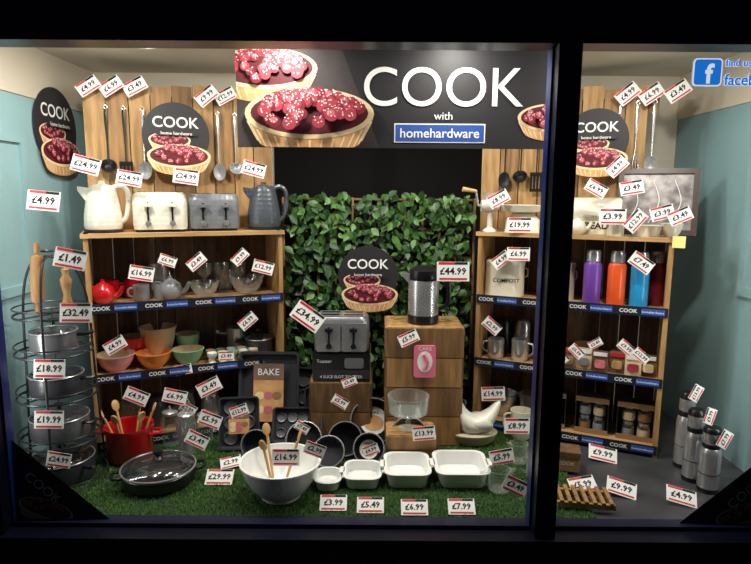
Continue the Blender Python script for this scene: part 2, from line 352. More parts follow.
# ------------------------------------------------------------ product makers
def kettle(loc,rz,m,s=1):
    b=B(); b.lathe([(0,0),(.082,0),(.084,.012),(.078,.016),(0,.016)],BLACK)
    b.lathe([(.078,.016),(.083,.03),(.08,.08),(.07,.14),(.06,.19),(.057,.2)],m,seg=32)
    b.lathe([(.057,.2),(.05,.211),(.02,.218),(.014,.222),(.014,.232),(0,.234)],m)
    b.loft([[(-.055,-.034,.13),(-.055,.034,.13),(-.045,.034,.2),(-.045,-.034,.2)],[(-.098,-.012,.186),(-.098,.012,.186),(-.1,.014,.207),(-.1,-.014,.207)]],m)
    b.tube(crom([(.045,0,.2),(.08,0,.212),(.108,0,.185),(.109,0,.12),(.096,0,.065),(.075,0,.045)]),.0115,m)
    b.done('electric_kettle',loc,rz).scale=(s,s,s)
def toaster(loc,rz,m,w=.25,d=.17,h=.165,four=True,ends=None,name='toaster',panel=None):
    b=B(); ends=ends or m
    b.loft([rr(w-.02,d-.02,.03,0),rr(w-.02,d-.02,.03,.012)],BLACK)
    b.loft([rr(w-.006,d-.004,.035,.012),rr(w,d,.035,.03),rr(w,d,.035,h*.75),rr(w-.008,d-.012,.035,h*.92),rr(w-.03,d-.035,.03,h)],m)
    for y in(-.032,.032): 
        for x in ((-w*.22,w*.22) if four else (0,)): b.box((x,y,h+.0005),(w*.36 if four else w*.7,.026,.003),BLACK)
    if panel:
        for x in(-w*.235,w*.235): b.loft([rr(w*.44,h*.8,.012,0),rr(w*.44,h*.8,.012,.006)],panel,T((x,-d/2+.001,h*.46))@R(90,'X'))
        b.loft([rr(w*.86,d*.76,.02,h),rr(w*.86,d*.76,.02,h+.004)],panel)
        for y in(-.032,.032):
            for x in(-w*.21,w*.21): b.box((x,y,h+.004),(w*.34,.026,.003),BLACK)
    for x in(-w*.22,w*.22):
        b.box((x,-d/2-.006,h*.5),(.008,.004,h*.5),BLACK); b.box((x,-d/2-.016,h*.68),(.034,.022,.014),BLACK if panel else ends)
        b.lathe([(0,0),(.013,0),(.013,.012),(0,.014)],BLACK if panel else STEEL,T((x,-d/2-.004,h*.22))@R(90,'X'),12)
    b.done(name,loc,rz)
def bowl(loc,r,h,mo,mi=None,name='mixing_bowl',foot=.5):
    b=B(); mi=mi or mo
    b.lathe([(0,0),(r*foot,0),(r*foot,h*.06),(r*.72,h*.3),(r*.9,h*.62),(r*.98,h*.94),(r*1.02,h*.95),(r*1.02,h),(r*.96,h)],mo,seg=32)
    b.lathe([(r*.96,h),(r*.87,h*.62),(r*.68,h*.34),(r*.4,h*.12),(0,h*.1)],mi,seg=32); b.done(name,loc)
def mug(b,x,y,r,h,m,side=1):
    M=T((x,y,0)); b.lathe([(0,0),(r*.85,0),(r,h*.15),(r,h),(r*.9,h),(r*.88,h*.1),(0,h*.08)],m,M,20)
    b.tube(crom([(side*r*.95,0,h*.8),(side*r*1.5,0,h*.75),(side*r*1.55,0,h*.4),(side*r*.95,0,h*.22)]),r*.13,m,M,6)
def teapot(loc,rz,m,r=.06,name='teapot'):
    b=B(); b.lathe([(0,0),(r*.6,0),(r*.95,r*.4),(r,r*.85),(r*.8,r*1.35),(r*.5,r*1.55),(r*.48,r*1.6),(r*.2,r*1.75),(.3*r*.5,r*1.8),(r*.18,r*1.95),(0,r*2)],m)
    b.tube(crom([(r*.85,0,r*.6),(r*1.3,0,r*.8),(r*1.65,0,r*1.45)]),[r*(.28-.014*i) for i in range(11)],m)
    b.tube(crom([(-r*.7,0,r*1.35),(-r*1.35,0,r*1.4),(-r*1.5,0,r*.9),(-r*.9,0,r*.45)]),r*.1,m); b.done(name,loc,rz)
def jug(loc,rz,m,r=.045,h=.12,name='glass_jug'):
    b=B(); b.lathe([(0,0),(r*.8,0),(r*.95,h*.1),(r,h*.6),(r*1.05,h),(r*.98,h),(r*.92,h*.1),(0,h*.07)],m)
    b.loft([[(-r*.9,-r*.35,h*.72),(-r*.9,r*.35,h*.72),(-r*.9,r*.4,h),(-r*.9,-r*.4,h)],[(-r*1.35,-.002,h*.96),(-r*1.35,.002,h*.96),(-r*1.4,.003,h*1.02),(-r*1.4,-.003,h*1.02)]],m)
    b.tube(crom([(r*.95,0,h*.88),(r*1.6,0,h*.82),(r*1.6,0,h*.4),(r*.93,0,h*.25)]),r*.11,m); b.done(name,loc,rz)
def canister(loc,r,h,m,lid,name,txt=None,rz=0):
    b=B(); b.lathe([(0,0),(r,0),(r*1.01,h*.02),(r,h*.04),(r,h*.8),(r*1.02,h*.82),(r*1.02,h*.86)],m,seg=32)
    b.lathe([(r*1.03,h*.86),(r*1.03,h*.93),(r*.8,h*.97),(r*.2,h*.98),(r*.12,h*1.04),(r*.2,h*1.08),(0,h*1.1)],lid,seg=32)
    if txt: b.text(txt,r*1.3,.03,INK,T((0,-r-.003,h*.45))@UP,3,.02)
    for sx in(-1,1): b.tube(crom([(sx*r*.98,0,h*.72),(sx*r*1.14,0,h*.68),(sx*r*1.14,0,h*.52),(sx*r*.98,0,h*.48)]),.004,lid,n=6)
    b.done(name,loc,rz)
def bottle(loc,m):
    r,h=.04,.25; b=B(); b.lathe([(0,0),(r*.95,0),(r,.006),(r,h*.72),(r*.85,h*.78),(r*.8,h*.79)],m); b.lathe([(r*.83,h*.79),(r*.83,h*.95),(r*.7,h),(0,h)],STEEL); b.ring((0,0,h*.785),r*.82,.002,BLACK); b.done('insulated_bottle',loc)
def flask(loc,r=.04,h=.28):
    b=B(); b.lathe([(0,0),(r*.95,0),(r,.005),(r,.02)],BLACK); b.lathe([(r,.02),(r,h*.6),(r*.92,h*.66),(r*.8,h*.69)],STEEL); b.lathe([(r*.82,h*.69),(r*.84,h*.7),(r*.84,h*.75),(r*.8,h*.76)],BLACK)
    b.lathe([(r*.84,h*.76),(r*.88,h*.77),(r*.84,h*.92)],STEEL); b.lathe([(r*.86,h*.92),(r*.86,h*.97),(r*.7,h),(0,h)],BLACK)
    b.ring((0,0,h*.3),r,.0015,BLACK); b.done('vacuum_flask',loc)
def dish(loc,w,d,h,m=CERAM,r=.04,name='baking_dish',rz=0):
    b=B(); b.loft([rr(w*.82,d*.82,r*.8,0),rr(w*.86,d*.86,r,h*.1),rr(w*.95,d*.95,r,h*.9),rr(w*1.04,d*1.04,r*1.1,h*.93),rr(w*1.04,d*1.04,r*1.1,h),rr(w*.9,d*.9,r,h),rr(w*.82,d*.82,r*.9,h*.2),rr(w*.74,d*.74,r*.7,h*.13)],m)
    for sx in(-1,1): b.loft([rr(.02,d*.3,.009,h*.9,cx=sx*(w*.52+.006)),rr(.02,d*.3,.009,h,cx=sx*(w*.52+.006))],m)
    b.done(name,loc,rz)
def wtray(u,vb,vt,wpx,cups=None,label=None,m=TIN,rz=0,dep=.025,name='baking_tray',lean=12):
    p=F(u,vb); w=wpx*(p.y*CP+H*SP)/FP; hh=(W(u,vt,p.y+.05).z)/math.cos(math.radians(lean))
    M=R(90-lean,'X')@T((0,hh/2,0)); b=B()
    b.loft([rr(w*.9,hh*.9,.012,0),rr(w*.95,hh*.95,.015,dep),rr(w,hh,.02,dep),rr(w,hh,.02,dep+.003),rr(w*.93,hh*.93,.014,dep+.002),rr(w*.88,hh*.88,.01,.003)],m,M)
    if cups:
        nx,ny=cups
        for i in range(nx):
            for j in range(ny):
                x=(i+.5-nx/2)*w*.86/nx; y=(j+.5-ny/2)*hh*.86/ny; r=min(w/nx,hh/ny)*.36
                b.lathe([(r*1.12,.0055),(r,.012),(r*.96,.006),(r*.7,.004),(0,.004)],DSTEEL,M@T((x,y,0)),16)
    if label:
        lw,lh=label; z=dep+.006; b.box((0,0,z),(w*lw,hh*lh,.002),CRUST,M); b.box((0,hh*lh*.36,z+.001),(w*lw,hh*lh*.28,.002),PHB,M); b.text('BAKE',w*lw*.7,hh*lh*.12,WHITE,M@T((0,hh*lh*.36,z+.003)),2)
        for q in range(5): b.disc(((q%3-1)*w*lw*.28,(-.05-.24*(q//3))*hh*lh,z+.0015+q*.0002),w*lw*.16,w*lw*.13,(CRUSTL,B3,KRAFT)[q%3],M,14)
    b.done(name,(p.x,p.y,.012),rz)
def rtin(u,vb,vt,m=PANB,label=True,lean=20,name='cake_tin',rz=0,dep=.04):
    p=F(u,vb); dd=(W(u,vt,p.y+.05).z)/math.cos(math.radians(lean)); r=dd/2; M=R(90-lean,'X')@T((0,r,0)); b=B()
    b.lathe([(0,0),(r*.9,0),(r*.95,dep),(r,dep),(r,dep+.003),(r*.93,dep+.002),(r*.88,.003),(0,.003)],m,M,32); b.ring((0,0,dep+.002),r,.003,STEEL,M)
    if label: b.disc((0,0,.006),r*.62,r*.62,WHITE,M); b.disc((0,-r*.1,.007),r*.45,r*.35,CRUST,M); b.text('BAKE',r*.6,r*.14,INK,M@T((0,r*.38,.008)),2)
    b.done(name,(p.x,p.y,.012),rz)
def pan(b,M,r=.1,h=.09,m=STEEL,lid=True,ha=-30,long=.14):
    b.lathe([(0,0),(r*.95,0),(r,.008),(r,h),(r*1.03,h+.002),(r*.97,h),(r*.97,.01),(0,.008)],m,M,28)
    if lid: b.lathe([(r,h+.003),(r*.9,h+.016),(r*.4,h+.026),(.01,h+.028)],LIDG,M,28); b.ring((0,0,h+.004),r,.003,STEEL,M); b.lathe([(0,h+.027),(.008,h+.028),(.008,h+.04),(.018,h+.045),(.016,h+.052),(0,h+.054)],BLACK,M,14)
    A=M@R(ha,'Z'); b.tube(crom([(r*.98,0,h*.8),(r+.04,0,h*.85),(r+long,0,h*.95)],4),.008,BLACK if m!=STEEL else STEEL,A)
# ------------------------------------------------------------ top-left shelf
kettle(sp(UL,104,1.0,.11),15,CREAME,.98); toaster(sp(UL,161,1.0,.11),UL['a']-4,CREAME,.235,.16,.18,name='toaster')
toaster(sp(UL,214,1.0,.12),UL['a']-6,GREYE,.235,.16,.175); kettle(sp(UL,264,1.0,.11),15,DGREY,1.0)
z=ZS[1]
teapot(sp(UL,104,z,.09),0,REDG,.055); b=B(); mug(b,0,0,.038,.09,REDG); mug(b,.095,.0,.038,.09,REDG); b.done('red_mugs',sp(UL,112,z,.2),UL['a'])
b=B(); mug(b,0,0,.036,.075,GREYC,-1); mug(b,.09,.01,.036,.075,GREYC); b.done('grey_mugs',sp(UL,142,z,.1),UL['a'])
teapot(sp(UL,171,z,.1),0,GREYC,.055); canister(sp(UL,160,z,.22),.045,.17,STEEL,STEEL,'storage_canister')
bowl(sp(UL,205,z,.1),.07,.075,GLASS,name='glass_bowl'); bowl(sp(UL,247,z,.12),.085,.09,GLASS,name='glass_bowl'); bowl(sp(UL,225,z,.23),.06,.12,GLASS,name='glass_bowl')
b=B()
for i in range(3): b.lathe([(0,0),(.03,0),(.005,.01),(.005,.07),(.035,.1),(.04,.15),(.037,.15),(.03,.1),(0,.078)],GLASS,T((i*.085,.0,0)),16)
b.done('stemmed_glasses',sp(UL,205,z,.2),UL['a'])
z=ZS[2]
bowl(sp(UL,117,z,.09),.085,.08,PINKC,CRMB); bowl(sp(UL,155,z,.08),.08,.075,ORNG,ORNG); bowl(sp(UL,189,z,.08),.075,.075,GREENC,CRMB)
bowl(sp(UL,135,z,.205),.07,.13,REDG,CRMB,foot=.6); bowl(sp(UL,160,z,.2),.085,.17,CRMB,CRMB,foot=.7); bowl(sp(UL,189,z,.21),.06,.12,GREENC,CRMB)
b=B()
for i in range(5):
    for j in range(2): b.lathe([(0,0),(.018,0),(.008,.012),(.012,.02),(.024,.035),(.024,.05),(.02,.048),(0,.025)],(CERAM,CRMB,GREENC)[(i+j)%3],T((i*.05,j*.055,0)),14)
b.done('egg_cups',sp(UL,213,z,.05),UL['a'])
b=B(); pan(b,Matrix.Identity(4),.07,.08,TIN,True,200,.05); b.done('saucepan',sp(UL,260,z,.13))
b=B(); pan(b,Matrix.Identity(4),.055,.13,STEEL,True,200,.04); b.done('stock_pot',sp(UL,238,z,.2))
z=ZS[3]
b=B()
for i in range(4): b.lathe([(0,0),(.05,0),(.055,.01),(.05,.11),(.04,.13),(.045,.14),(.045,.155),(0,.16)],(GLASS,TIN,GLASS,STEEL)[i],T((i*.13,0,0)),18)
b.done('storage_jars',sp(UL,130,z,.14),UL['a'])
bowl(sp(UL,242,z,.14),.08,.1,TIN,name='colander')
# ------------------------------------------------------------ utensils
def utensil(U,u,kind,m,length=.33,ztop=1.56,nm=None):
    p=sp(U,u,ztop,DEP-.004); b=B(); L=length
    b.tube(crom([(0,-.01,0),(0,-.01,-L*.3),(0,-.012,-L*.72)],3),[.007,.0085,.008,.006,.004,.004,.004],m if kind!='whisk' else STEEL); b.ring((0,0,0),.008,.0025,STEEL,T((0,-.008,.008))@R(90,'X'),10)
    b.tube([(0,.015,.016),(0,-.016,.016)],.003,STEEL,n=6)
    Z=-L*.72; M=T((0,-.01,0))
    if kind=='ladle': b.lathe([(0,-.03),(.02,-.026),(.033,-.012),(.037,0),(.034,0),(.018,-.022),(0,-.026)],m,M@T((0,-.018,Z-.02))@R(55,'X'),16)
    elif kind=='spoon': b.loft([[(r*math.cos(2*math.pi*i/16),y,Z-.04+1.45*r*math.sin(2*math.pi*i/16)) for i in range(16)] for r,y in((.012,0),(.026,-.004),(.03,-.01),(.027,-.01),(.012,-.004))],m,M)
    elif kind=='turner':
        for x in(-.024,-.008,.008,.024): b.box((x,-.004,Z-.05),(.011,.003,.08),m,M)
        b.box((0,-.004,Z-.01),(.06,.003,.02),m,M); b.box((0,-.004,Z-.09),(.06,.003,.015),m,M)
    elif kind=='whisk':
        for a in range(0,180,36): b.tube(crom([(0,0,Z+.02),(.024*math.cos(math.radians(a)),.024*math.sin(math.radians(a))*.6,Z-.05),(0,0,Z-.09),(-.024*math.cos(math.radians(a)),-.024*math.sin(math.radians(a))*.6,Z-.05),(0,0,Z+.02)],5),.0018,STEEL,T((0,-.022,0)),5)
    elif kind=='masher':
        b.tube([(-.035,-.004,Z),(.035,-.004,Z)],.004,m,M)
        for x in(-.035,.035): b.tube([(x,-.004,Z),(x,-.004,Z-.05)],.003,m,M)
        b.ring((0,-.02,Z-.05),.036,.004,m,M)
    b.done(nm or {'ladle':'ladle','spoon':'serving_spoon','turner':'slotted_turner','whisk':'whisk','masher':'potato_masher'}[kind],p,U['a'])
for u,k,m in((104,'ladle',BLACK),(122,'turner',BLACK),(141,'spoon',STEEL),(216,'spoon',STEEL),(233,'ladle',STEEL)): utensil(UL,u,k,m)
for u,k,m,zt in((506,'spoon',BLACK,1.53),(522,'ladle',BLACK,1.53),(538,'turner',BLACK,1.53),(620,'spoon',STEEL,1.6),(637,'whisk',STEEL,1.6),(654,'spoon',STEEL,1.6)): utensil(UR,u,k,m,.33,zt)
# ------------------------------------------------------------ rack tower with pans
rk=Vector((-1.283,2.27,0)); b=B(); RW=mat('rack_wire','3c3d43',.35,.6)
for z,r in((.008,.165),(.19,.15),(.37,.145),(.55,.14),(.70,.135)):
    b.ring((0,0,z),r,.0045,RW,n=32); b.ring((0,0,z+.03),r,.003,RW,n=32)
    for a in(0,60,120): 
        c,s=math.cos(math.radians(a))*r,math.sin(math.radians(a))*r; b.tube([(-c,-s,z),(c,s,z)],.003,RW,n=6)
for a in(45,165,285):
    c,s=math.cos(math.radians(a)),math.sin(math.radians(a)); b.tube(crom([(.168*c,.168*s,.0),(.15*c,.15*s,.4),(.135*c,.135*s,.75),(.08*c,.08*s,.9),(0,0,.93)],5),.005,RW)
b.ring((0,0,.95),.02,.004,RW,T((0,0,0))); b.done('tiered_pan_stand',rk)
for i,(z,r) in enumerate(((.014,.12),(.196,.11),(.376,.1),(.556,.088))):
    b=B(); pan(b,Matrix.Identity(4),r,.085-.004*i,DSTEEL if i%2 else TIN,True,-25+12*i,.06); b.done('saucepan',(rk.x,rk.y,z))
b=B(); b.lathe([(0,0),(.008,0),(.012,.02),(.008,.045),(.022,.05),(.024,.06),(.024,.22),(.022,.23),(.008,.235),(.012,.26),(.008,.28),(0,.282)],WD2,T((-.03,0,.706))@R(3,'Y'),16)
b.done('rolling_pin',(rk.x-.0,rk.y-.04,0))
b=B(); b.lathe([(0,0),(.022,0),(.024,.02),(.012,.07),(.02,.11),(.022,.13),(.012,.15),(.016,.17),(0,.18)],WD2,T((.06,.01,.706)),16); b.done('pepper_mill',(rk.x,rk.y,0))
# ------------------------------------------------------------ floor left
def atf(u,vfront,r=0): p=F(u,vfront); return Vector((p.x*(p.y+r)/p.y,p.y+r,.012))
p=atf(133,471,.09); b=B(); r=.1; b.lathe([(0,0),(r*.85,0),(r*.97,.02),(r,.14),(r*1.04,.145),(r*1.04,.155),(r*.95,.15),(r*.93,.02),(0,.015)],REDG,seg=32)
for sx in(-1,1): b.tube(crom([(sx*r*.98,-.03,.12),(sx*(r+.035),-.02,.125),(sx*(r+.035),.02,.125),(sx*r*.98,.03,.12)]),.007,REDG)
b.done('red_casserole_pot',p)
def spoons(p,z0,n,L,spread,tilt=16,name='wooden_spoons',ph=.4):
    b=B()
    for i in range(n):
        a=2*math.pi*i/n+ph; M=T((spread*.35*math.cos(a),spread*.35*math.sin(a),z0))@R(math.degrees(a),'Z')@R(tilt,'Y')
        b.tube([(0,0,0),(0,0,L)],.0055,SPOON,M); b.loft([[(y*1.0,q*math.cos(2*math.pi*k/12),L+.025+1.4*q*math.sin(2*math.pi*k/12)) for k in range(12)] for q,y in((.01,-.004),(.018,0),(.016,.005),(.006,.002))],SPOON,M)
    b.done(name,p)
spoons(p,.025,6,.18,.1,20)
p=atf(162,503,.14); b=B(); r=.145
b.lathe([(0,0),(r*.85,0),(r*.97,.012),(r,.055),(r*1.03,.058),(r*1.0,.062)],PANB,seg=40); b.lathe([(r,.062),(r*.95,.075),(r*.6,.095),(.012,.1)],LIDG,seg=40); b.lathe([(r*.97,.054),(r*.9,.02),(0,.016)],PANB,seg=40)
b.ring((0,0,.064),r,.004,STEEL,n=40); b.lathe([(0,.1),(.02,.1),(.01,.11),(.02,.122),(.018,.132),(0,.134)],BLACK)
for sx in(-1,1): b.tube(crom([(sx*r*.97,-.035,.045),(sx*(r+.03),-.025,.05),(sx*(r+.03),.025,.05),(sx*r*.97,.035,.045)]),.007,BLACK)
b.done('lidded_saute_pan',p,20)
for u,v,h in((173,452,.17),(189,462,.2),(207,448,.14)): canister(atf(u,v,.05),.036,h,GLASS if u!=189 else STEEL,STEEL,'storage_jar')
p=atf(283,509,.08); bowl(p,.155,.145,CERAM,CERAM); spoons(p+Vector((-.02,.03,0)),.04,3,.17,.1,16,ph=2.2)
wtray(270,436,356,60,None,(.5,.7),TIN); wtray(241,452,400,40,(2,3),(.5,.4),TIN,8,lean=14); wtray(312,430,370,38,(2,3),None,TIN,-5)
wtray(298,446,412,50,(4,2),None,TIN,0,lean=25,name='muffin_tray'); wtray(351,432,384,38,None,(.7,.75),TIN,-6); wtray(324,441,390,36,(2,3),(.45,.4),TIN,5,lean=16)
rtin(305,462,430,PANB,False,35); rtin(258,462,432,TIN,False); rtin(374,446,402,PANB,True,rz=-5); rtin(346,458,424,PANB,False,rz=10); rtin(370,468,438,PANB,True,30); rtin(410,457,421,DSTEEL,False,25,'flan_tin'); rtin(395,440,398,TIN,False); rtin(330,472,443,TIN,False,35)
for u,vb,w,d,h in((330,496,.105,.14,.04),(364,494,.15,.17,.05),(408,493,.185,.21,.065),(461,493,.215,.22,.07)):
    dish(atf(u,vb,d/2),w,d,h)
def crate(name,x,y,w,d,h,m1=WD1,m2=WD2):
    b=B()
    for sx in(-1,1):
        for sy in(-1,1): b.box((sx*(w/2-.016),sy*(d/2-.016),h/2),(.03,.03,h),m2)
    n=max(2,round(h/.14))
    for i in range(n):
        z=(i+.5)*h/n
        for sy in(-1,1): b.box((0,sy*(d/2+.004),z),(w,.01,h/n-.005),(m1,m2)[i%2])
        for sx in(-1,1): b.box((sx*(w/2+.004),0,z),(.01,d,h/n-.005),(m1,m2)[(i+1)%2])
    for i in range(4): b.box((0,-d/2+(i+.5)*d/4,h-.005),(w,d/4-.004,.012),WD1)
    b.done(name,(x,y,.01))
cx=W(424,350,2.66).x; crate('wooden_crate',cx,2.74,.345,.26,.565,WD2,WD3); crate('wooden_crate',W(342,380,2.7).x,2.76,.28,.22,.29,WD3,WBK2)
crate('low_display_crate',W(412,420,2.45).x,2.49,.2,.16,.13)
tx=W(342,370,2.66).x
b=B(); b.box((0,0,.065),(.27,.2,.13),BLACK); b.box((.1355,0,.065),(.002,.2,.13),KRAFT); b.box((0,-.101,.03),(.27,.002,.04),DARKP)
b.text('4 SLICE SLOT TOASTER',.2,.014,WHITE,T((0,-.104,.02))@UP,2); b.text('Toaster',.07,.02,WHITE,T((-.08,-.104,.095))@UP,3); b.loft([rr(.09,.05,.012,0),rr(.09,.05,.012,.002)],DSTEEL,T((.06,-.1,.085))@UP); b.done('toaster_box',(tx,2.75,.308))
toaster((tx,2.74,.439),0,DSTEEL,.26,.18,.17,True,STEEL,'four_slice_toaster',STEEL)
b=B(); r=.072; b.lathe([(0,0),(r*1.02,0),(r*1.02,.035),(r,.04)],BLACK,seg=32); b.lathe([(r,.04),(r*1.0,.2),(r*.97,.205)],STEEL,seg=32); b.lathe([(r*.99,.205),(r*1.03,.215),(r*.95,.25),(r*.5,.268),(0,.27)],BLACK,seg=32)
b.loft([[(-r*.9,-.025,.18),(-r*.9,.025,.18),(-r*.9,.028,.23),(-r*.9,-.028,.23)],[(-r*1.45,-.008,.222),(-r*1.45,.008,.222),(-r*1.45,.008,.235),(-r*1.45,-.008,.235)]],STEEL)
b.tube(crom([(r*.9,0,.235),(r*1.5,0,.23),(r*1.65,0,.17),(r*1.6,0,.09),(r*.95,0,.06)]),.012,BLACK); b.done('soup_maker',(cx,2.72,.579))
b=B(); b.loft([rr(.1,.15,.012,0),rr(.1,.15,.012,.012)],PINKPK,UP); b.disc((0,.0,.013),.035,.05,WHITE,UP); b.tube(crom([(0,-.014,-.035),(.01,-.014,0),(-.005,-.014,.035)]),.009,PINKPK); b.text('CAKE',.06,.02,WHITE,T((0,-.014,.062))@UP,2)
b.done('pink_gadget_pack',(cx,2.59,W(424,360,2.6).z))
b=B(); b.lathe([(0,0),(.045,0),(.012,.012),(.01,.04),(.03,.055),(.085,.075),(.092,.15),(.088,.15),(.08,.08),(.02,.062),(0,.06)],GLASS,seg=32); b.done('trifle_bowl',(W(409,410,2.48).x,2.47,.152))
# hen on nest: body loft along x with explicit cross-sections (x, centre z, half height, half width)
p=atf(474,451,.09); b=B()
b.loft([[(k*.108*math.cos(t),k*.078*math.sin(t),z) for t in [2*math.pi*i/32 for i in range(32)]] for k,z in((.75,0),(.92,.015),(1,.04),(1.05,.045),(1.05,.052),(.93,.055))],NESTC)
sec=[(.125,.185,.012,.006),(.118,.17,.03,.012),(.1,.145,.045,.03),(.075,.115,.05,.05),(.04,.095,.048,.062),(0,.088,.048,.066),(-.035,.095,.055,.062),(-.06,.112,.058,.05),(-.078,.135,.05,.036)]
b.loft([[(x,hw*math.cos(t),z+hh*math.sin(t)) for t in [2*math.pi*i/20 for i in range(20)]] for x,z,hh,hw in sec],HENC)
nk=crom([(-.055,0,.12),(-.072,0,.15),(-.082,0,.18),(-.088,0,.2),(-.1,0,.212),(-.116,0,.21),(-.135,0,.2)],3)
nr=[.045,.042,.039,.036,.034,.032,.029,.027,.025,.024,.024,.024,.023,.02,.016,.011,.007,.004,.002]
b.tube(nk,nr[:len(nk)],HENC,n=16)
for x,z,s in((-.112,.238,.011),(-.098,.244,.014),(-.083,.238,.012),(-.118,.188,.011)): b.lathe([(0,-s),(s*.7,-s*.7),(s,0),(s*.7,s*.7),(0,s)],HENC,T((x,0,z))@Sc(1,.45,1.3),12)
for sy in(-1,1):
    b.loft([[(.02+.05*k*math.cos(t)+.012*j,sy*(.05+.012*j),.1+.028*k*math.sin(t)) for t in [2*math.pi*i/16 for i in range(16)]] for j,k in((0,1),(1,.9),(1.7,.4))],HENC)
    b.lathe([(0,0),(.004,.001),(0,.004)],INK,T((-.106,sy*.02,.217))@R(-90*sy,'X'),8)
b.done('ceramic_hen_egg_holder',p,4)
jug(atf(521,444,.06),180,CREAM,.05,.14,'cream_jug')
for u,v,r,h in((500,498,.045,.09),(536,484,.04,.1),(519,468,.038,.09),(548,462,.035,.08)): jug(atf(u,v,r),random.choice((0,180,40)),GLASS,r,h)
p=atf(584,512,.06); b=B()
for i in range(7): b.box((-.09+i*.03,0,.03),(.014,.13,.012),WD2)
for y in(-.05,.05): b.box((0,y,.015),(.21,.014,.02),WD1)
b.done('wooden_trivet',p,-8)
b=B(); b.loft([rr(.11,.09,.008,0),rr(.11,.09,.008,.07)],KRAFT); b.loft([rr(.116,.096,.008,.062),rr(.116,.096,.008,.085)],WBK2); b.text('COOK',.07,.02,WHITE,T((0,-.046,.035))@UP,2); b.done('brown_gift_box',atf(566,474,.05)+Vector((0,0,.004)),-15)
flask(atf(683,468,.04)-Vector((0,0,.012)),.038,.34); flask(atf(692,482,.04)-Vector((0,0,.012)),.038,.31); flask(atf(708,493,.04)-Vector((0,0,.012)),.04,.27)
# ------------------------------------------------------------ right unit goods
p=sp(UR,489,1.0,.06); b=B(); MC=mat('cast_white','d8d5cc',.35,.1)
b.lathe([(0,0),(.035,0),(.03,.01),(.014,.02),(.012,.09),(.018,.11)],MC); b.lathe([(0,-.045),(.028,-.045),(.03,-.03),(.026,.03),(.018,.045),(0,.045)],MC,T((0,0,.125))@R(90,'Y'))
b.lathe([(.016,.14),(.022,.16),(.04,.19),(.038,.19),(.018,.16)],MC); b.tube([(-.04,0,.125),(-.06,0,.125)],.007,STEEL); b.tube([(-.06,0,.125),(-.075,-.01,.2)],.006,STEEL)
b.tube([(-.072,-.01,.195),(-.14,-.02,.205)],[.008,.012],SPOON); b.lathe([(0,0),(.03,0),(.03,.008),(.01,.01)],STEEL,T((.05,0,.125))@R(90,'Y')); b.done('hand_mincer',p)
p=sp(UR,522,1.0,.12); b=B(); b.loft([rr(.17,.15,.03,0),rr(.16,.14,.03,.06),rr(.1,.09,.03,.09)],CREAM); b.lathe([(0,0),(.045,0),(.045,.006),(0,.008)],WHITE,T((0,-.073,.045))@R(78,'X')@Sc(.7)); b.tube([(0,-.083,.045),(.01,-.084,.065)],.0015,INK)
b.lathe([(0,.09),(.03,.09),(.1,.1),(.115,.13),(.112,.13),(.095,.105),(0,.1)],CREAM,seg=32); b.done('kitchen_scale',p,UR['a']+10)
b=B(); w,h,d=.23,.17,.15; L=[]
for x in(-w/2,-w/2+.01,w/2-.01,w/2):
    k=.94 if abs(x)>w/2-.005 else 1; L.append([(x,-d/2*k,.0),(x,-d/2*k,h*.55),(x,-d*.4*k,h*.8),(x,-d*.2,h*.97*k),(x,d*.3,h*k),(x,d/2*k,h*.9),(x,d/2*k,0)])
b.loft(L,CREAM); b.tube([(-.05,-d/2-.012,h*.5),(.05,-d/2-.012,h*.5)],.005,STEEL)
for x in(-.045,.045): b.tube([(x,-d/2+.004,h*.5),(x,-d/2-.012,h*.5)],.004,STEEL)
b.text('BREAD',.13,.03,INK,T((0,-d/2-.002,h*.24))@UP,3,.02); b.done('bread_bin',sp(UR,594,1.0,.17),UR['a'])
teapot(sp(UR,576,1.0,.045),0,CREAM,.042,'cream_teapot'); canister(sp(UR,615,1.0,.05),.035,.085,CREAM,WD1,'cream_canister')
dish(sp(UR,645,1.0,.07),.13,.09,.05,CREAM,.03,'butter_dish',UR['a']); bowl(sp(UR,671,1.0,.07),.045,.06,CREAM,name='cream_bowl')
p=sp(UR,654,1.0,.19); b=B(); M=R(78,'X')@T((0,.155,0)); w,h=.34,.31; SILV=mat('pattern_silver','a79f9f',.35,.1,noise=.6,nscale=22,col2='5f5658'); FBR=mat('frame_brown','463430',.4)
for x0,y0,sx,sy in((0,h/2-.012,w,.024),(0,-h/2+.012,w,.024),(w/2-.012,0,.024,h-.048),(-w/2+.012,0,.024,h-.048)): b.box((x0,y0,0),(sx,sy,.02),FBR,M)
b.box((0,0,-.004),(w-.04,h-.04,.006),SILV,M)
for i in range(3): b.tube(crom([(-.12+.09*i,-.1,.002),(-.08+.09*i,0,.004),(-.11+.09*i,.1,.002)]),.002,WHITE,M,5)
b.done('framed_serving_tray',p,UR['a'])
z=ZS[1]
canister(sp(UR,504,z,.125),.098,.19,CREAM,CREAM,'compost_tin','COMPOST',-8); canister(sp(UR,557,z,.13),.078,.19,CREAM,CREAM,'cream_storage_tin')
for u,m in((591,PURP),(615,MAG),(638,TEAL),(655,DRED)): bottle(sp(UR,u,z,.07 if u<650 else .15),m)
z=ZS[2]
b=B(); mug(b,0,0,.042,.1,STEEL,-1); mug(b,.12,0,.042,.11,STEEL); b.done('steel_mugs',sp(UR,496,z,.08),UR['a'])
b=B()
for i in range(3): b.lathe([(0,0),(.04,0),(.045,.02),(.04,.16),(.03,.18),(0,.19)],(BLACK,STEEL,TIN)[i],T((i*.1,0,0)),18)
b.done('coffee_flasks',sp(UR,503,z,.2),UR['a'])
GC=[KRAFT,STEEL,B3,WD1,B2,CRMB]
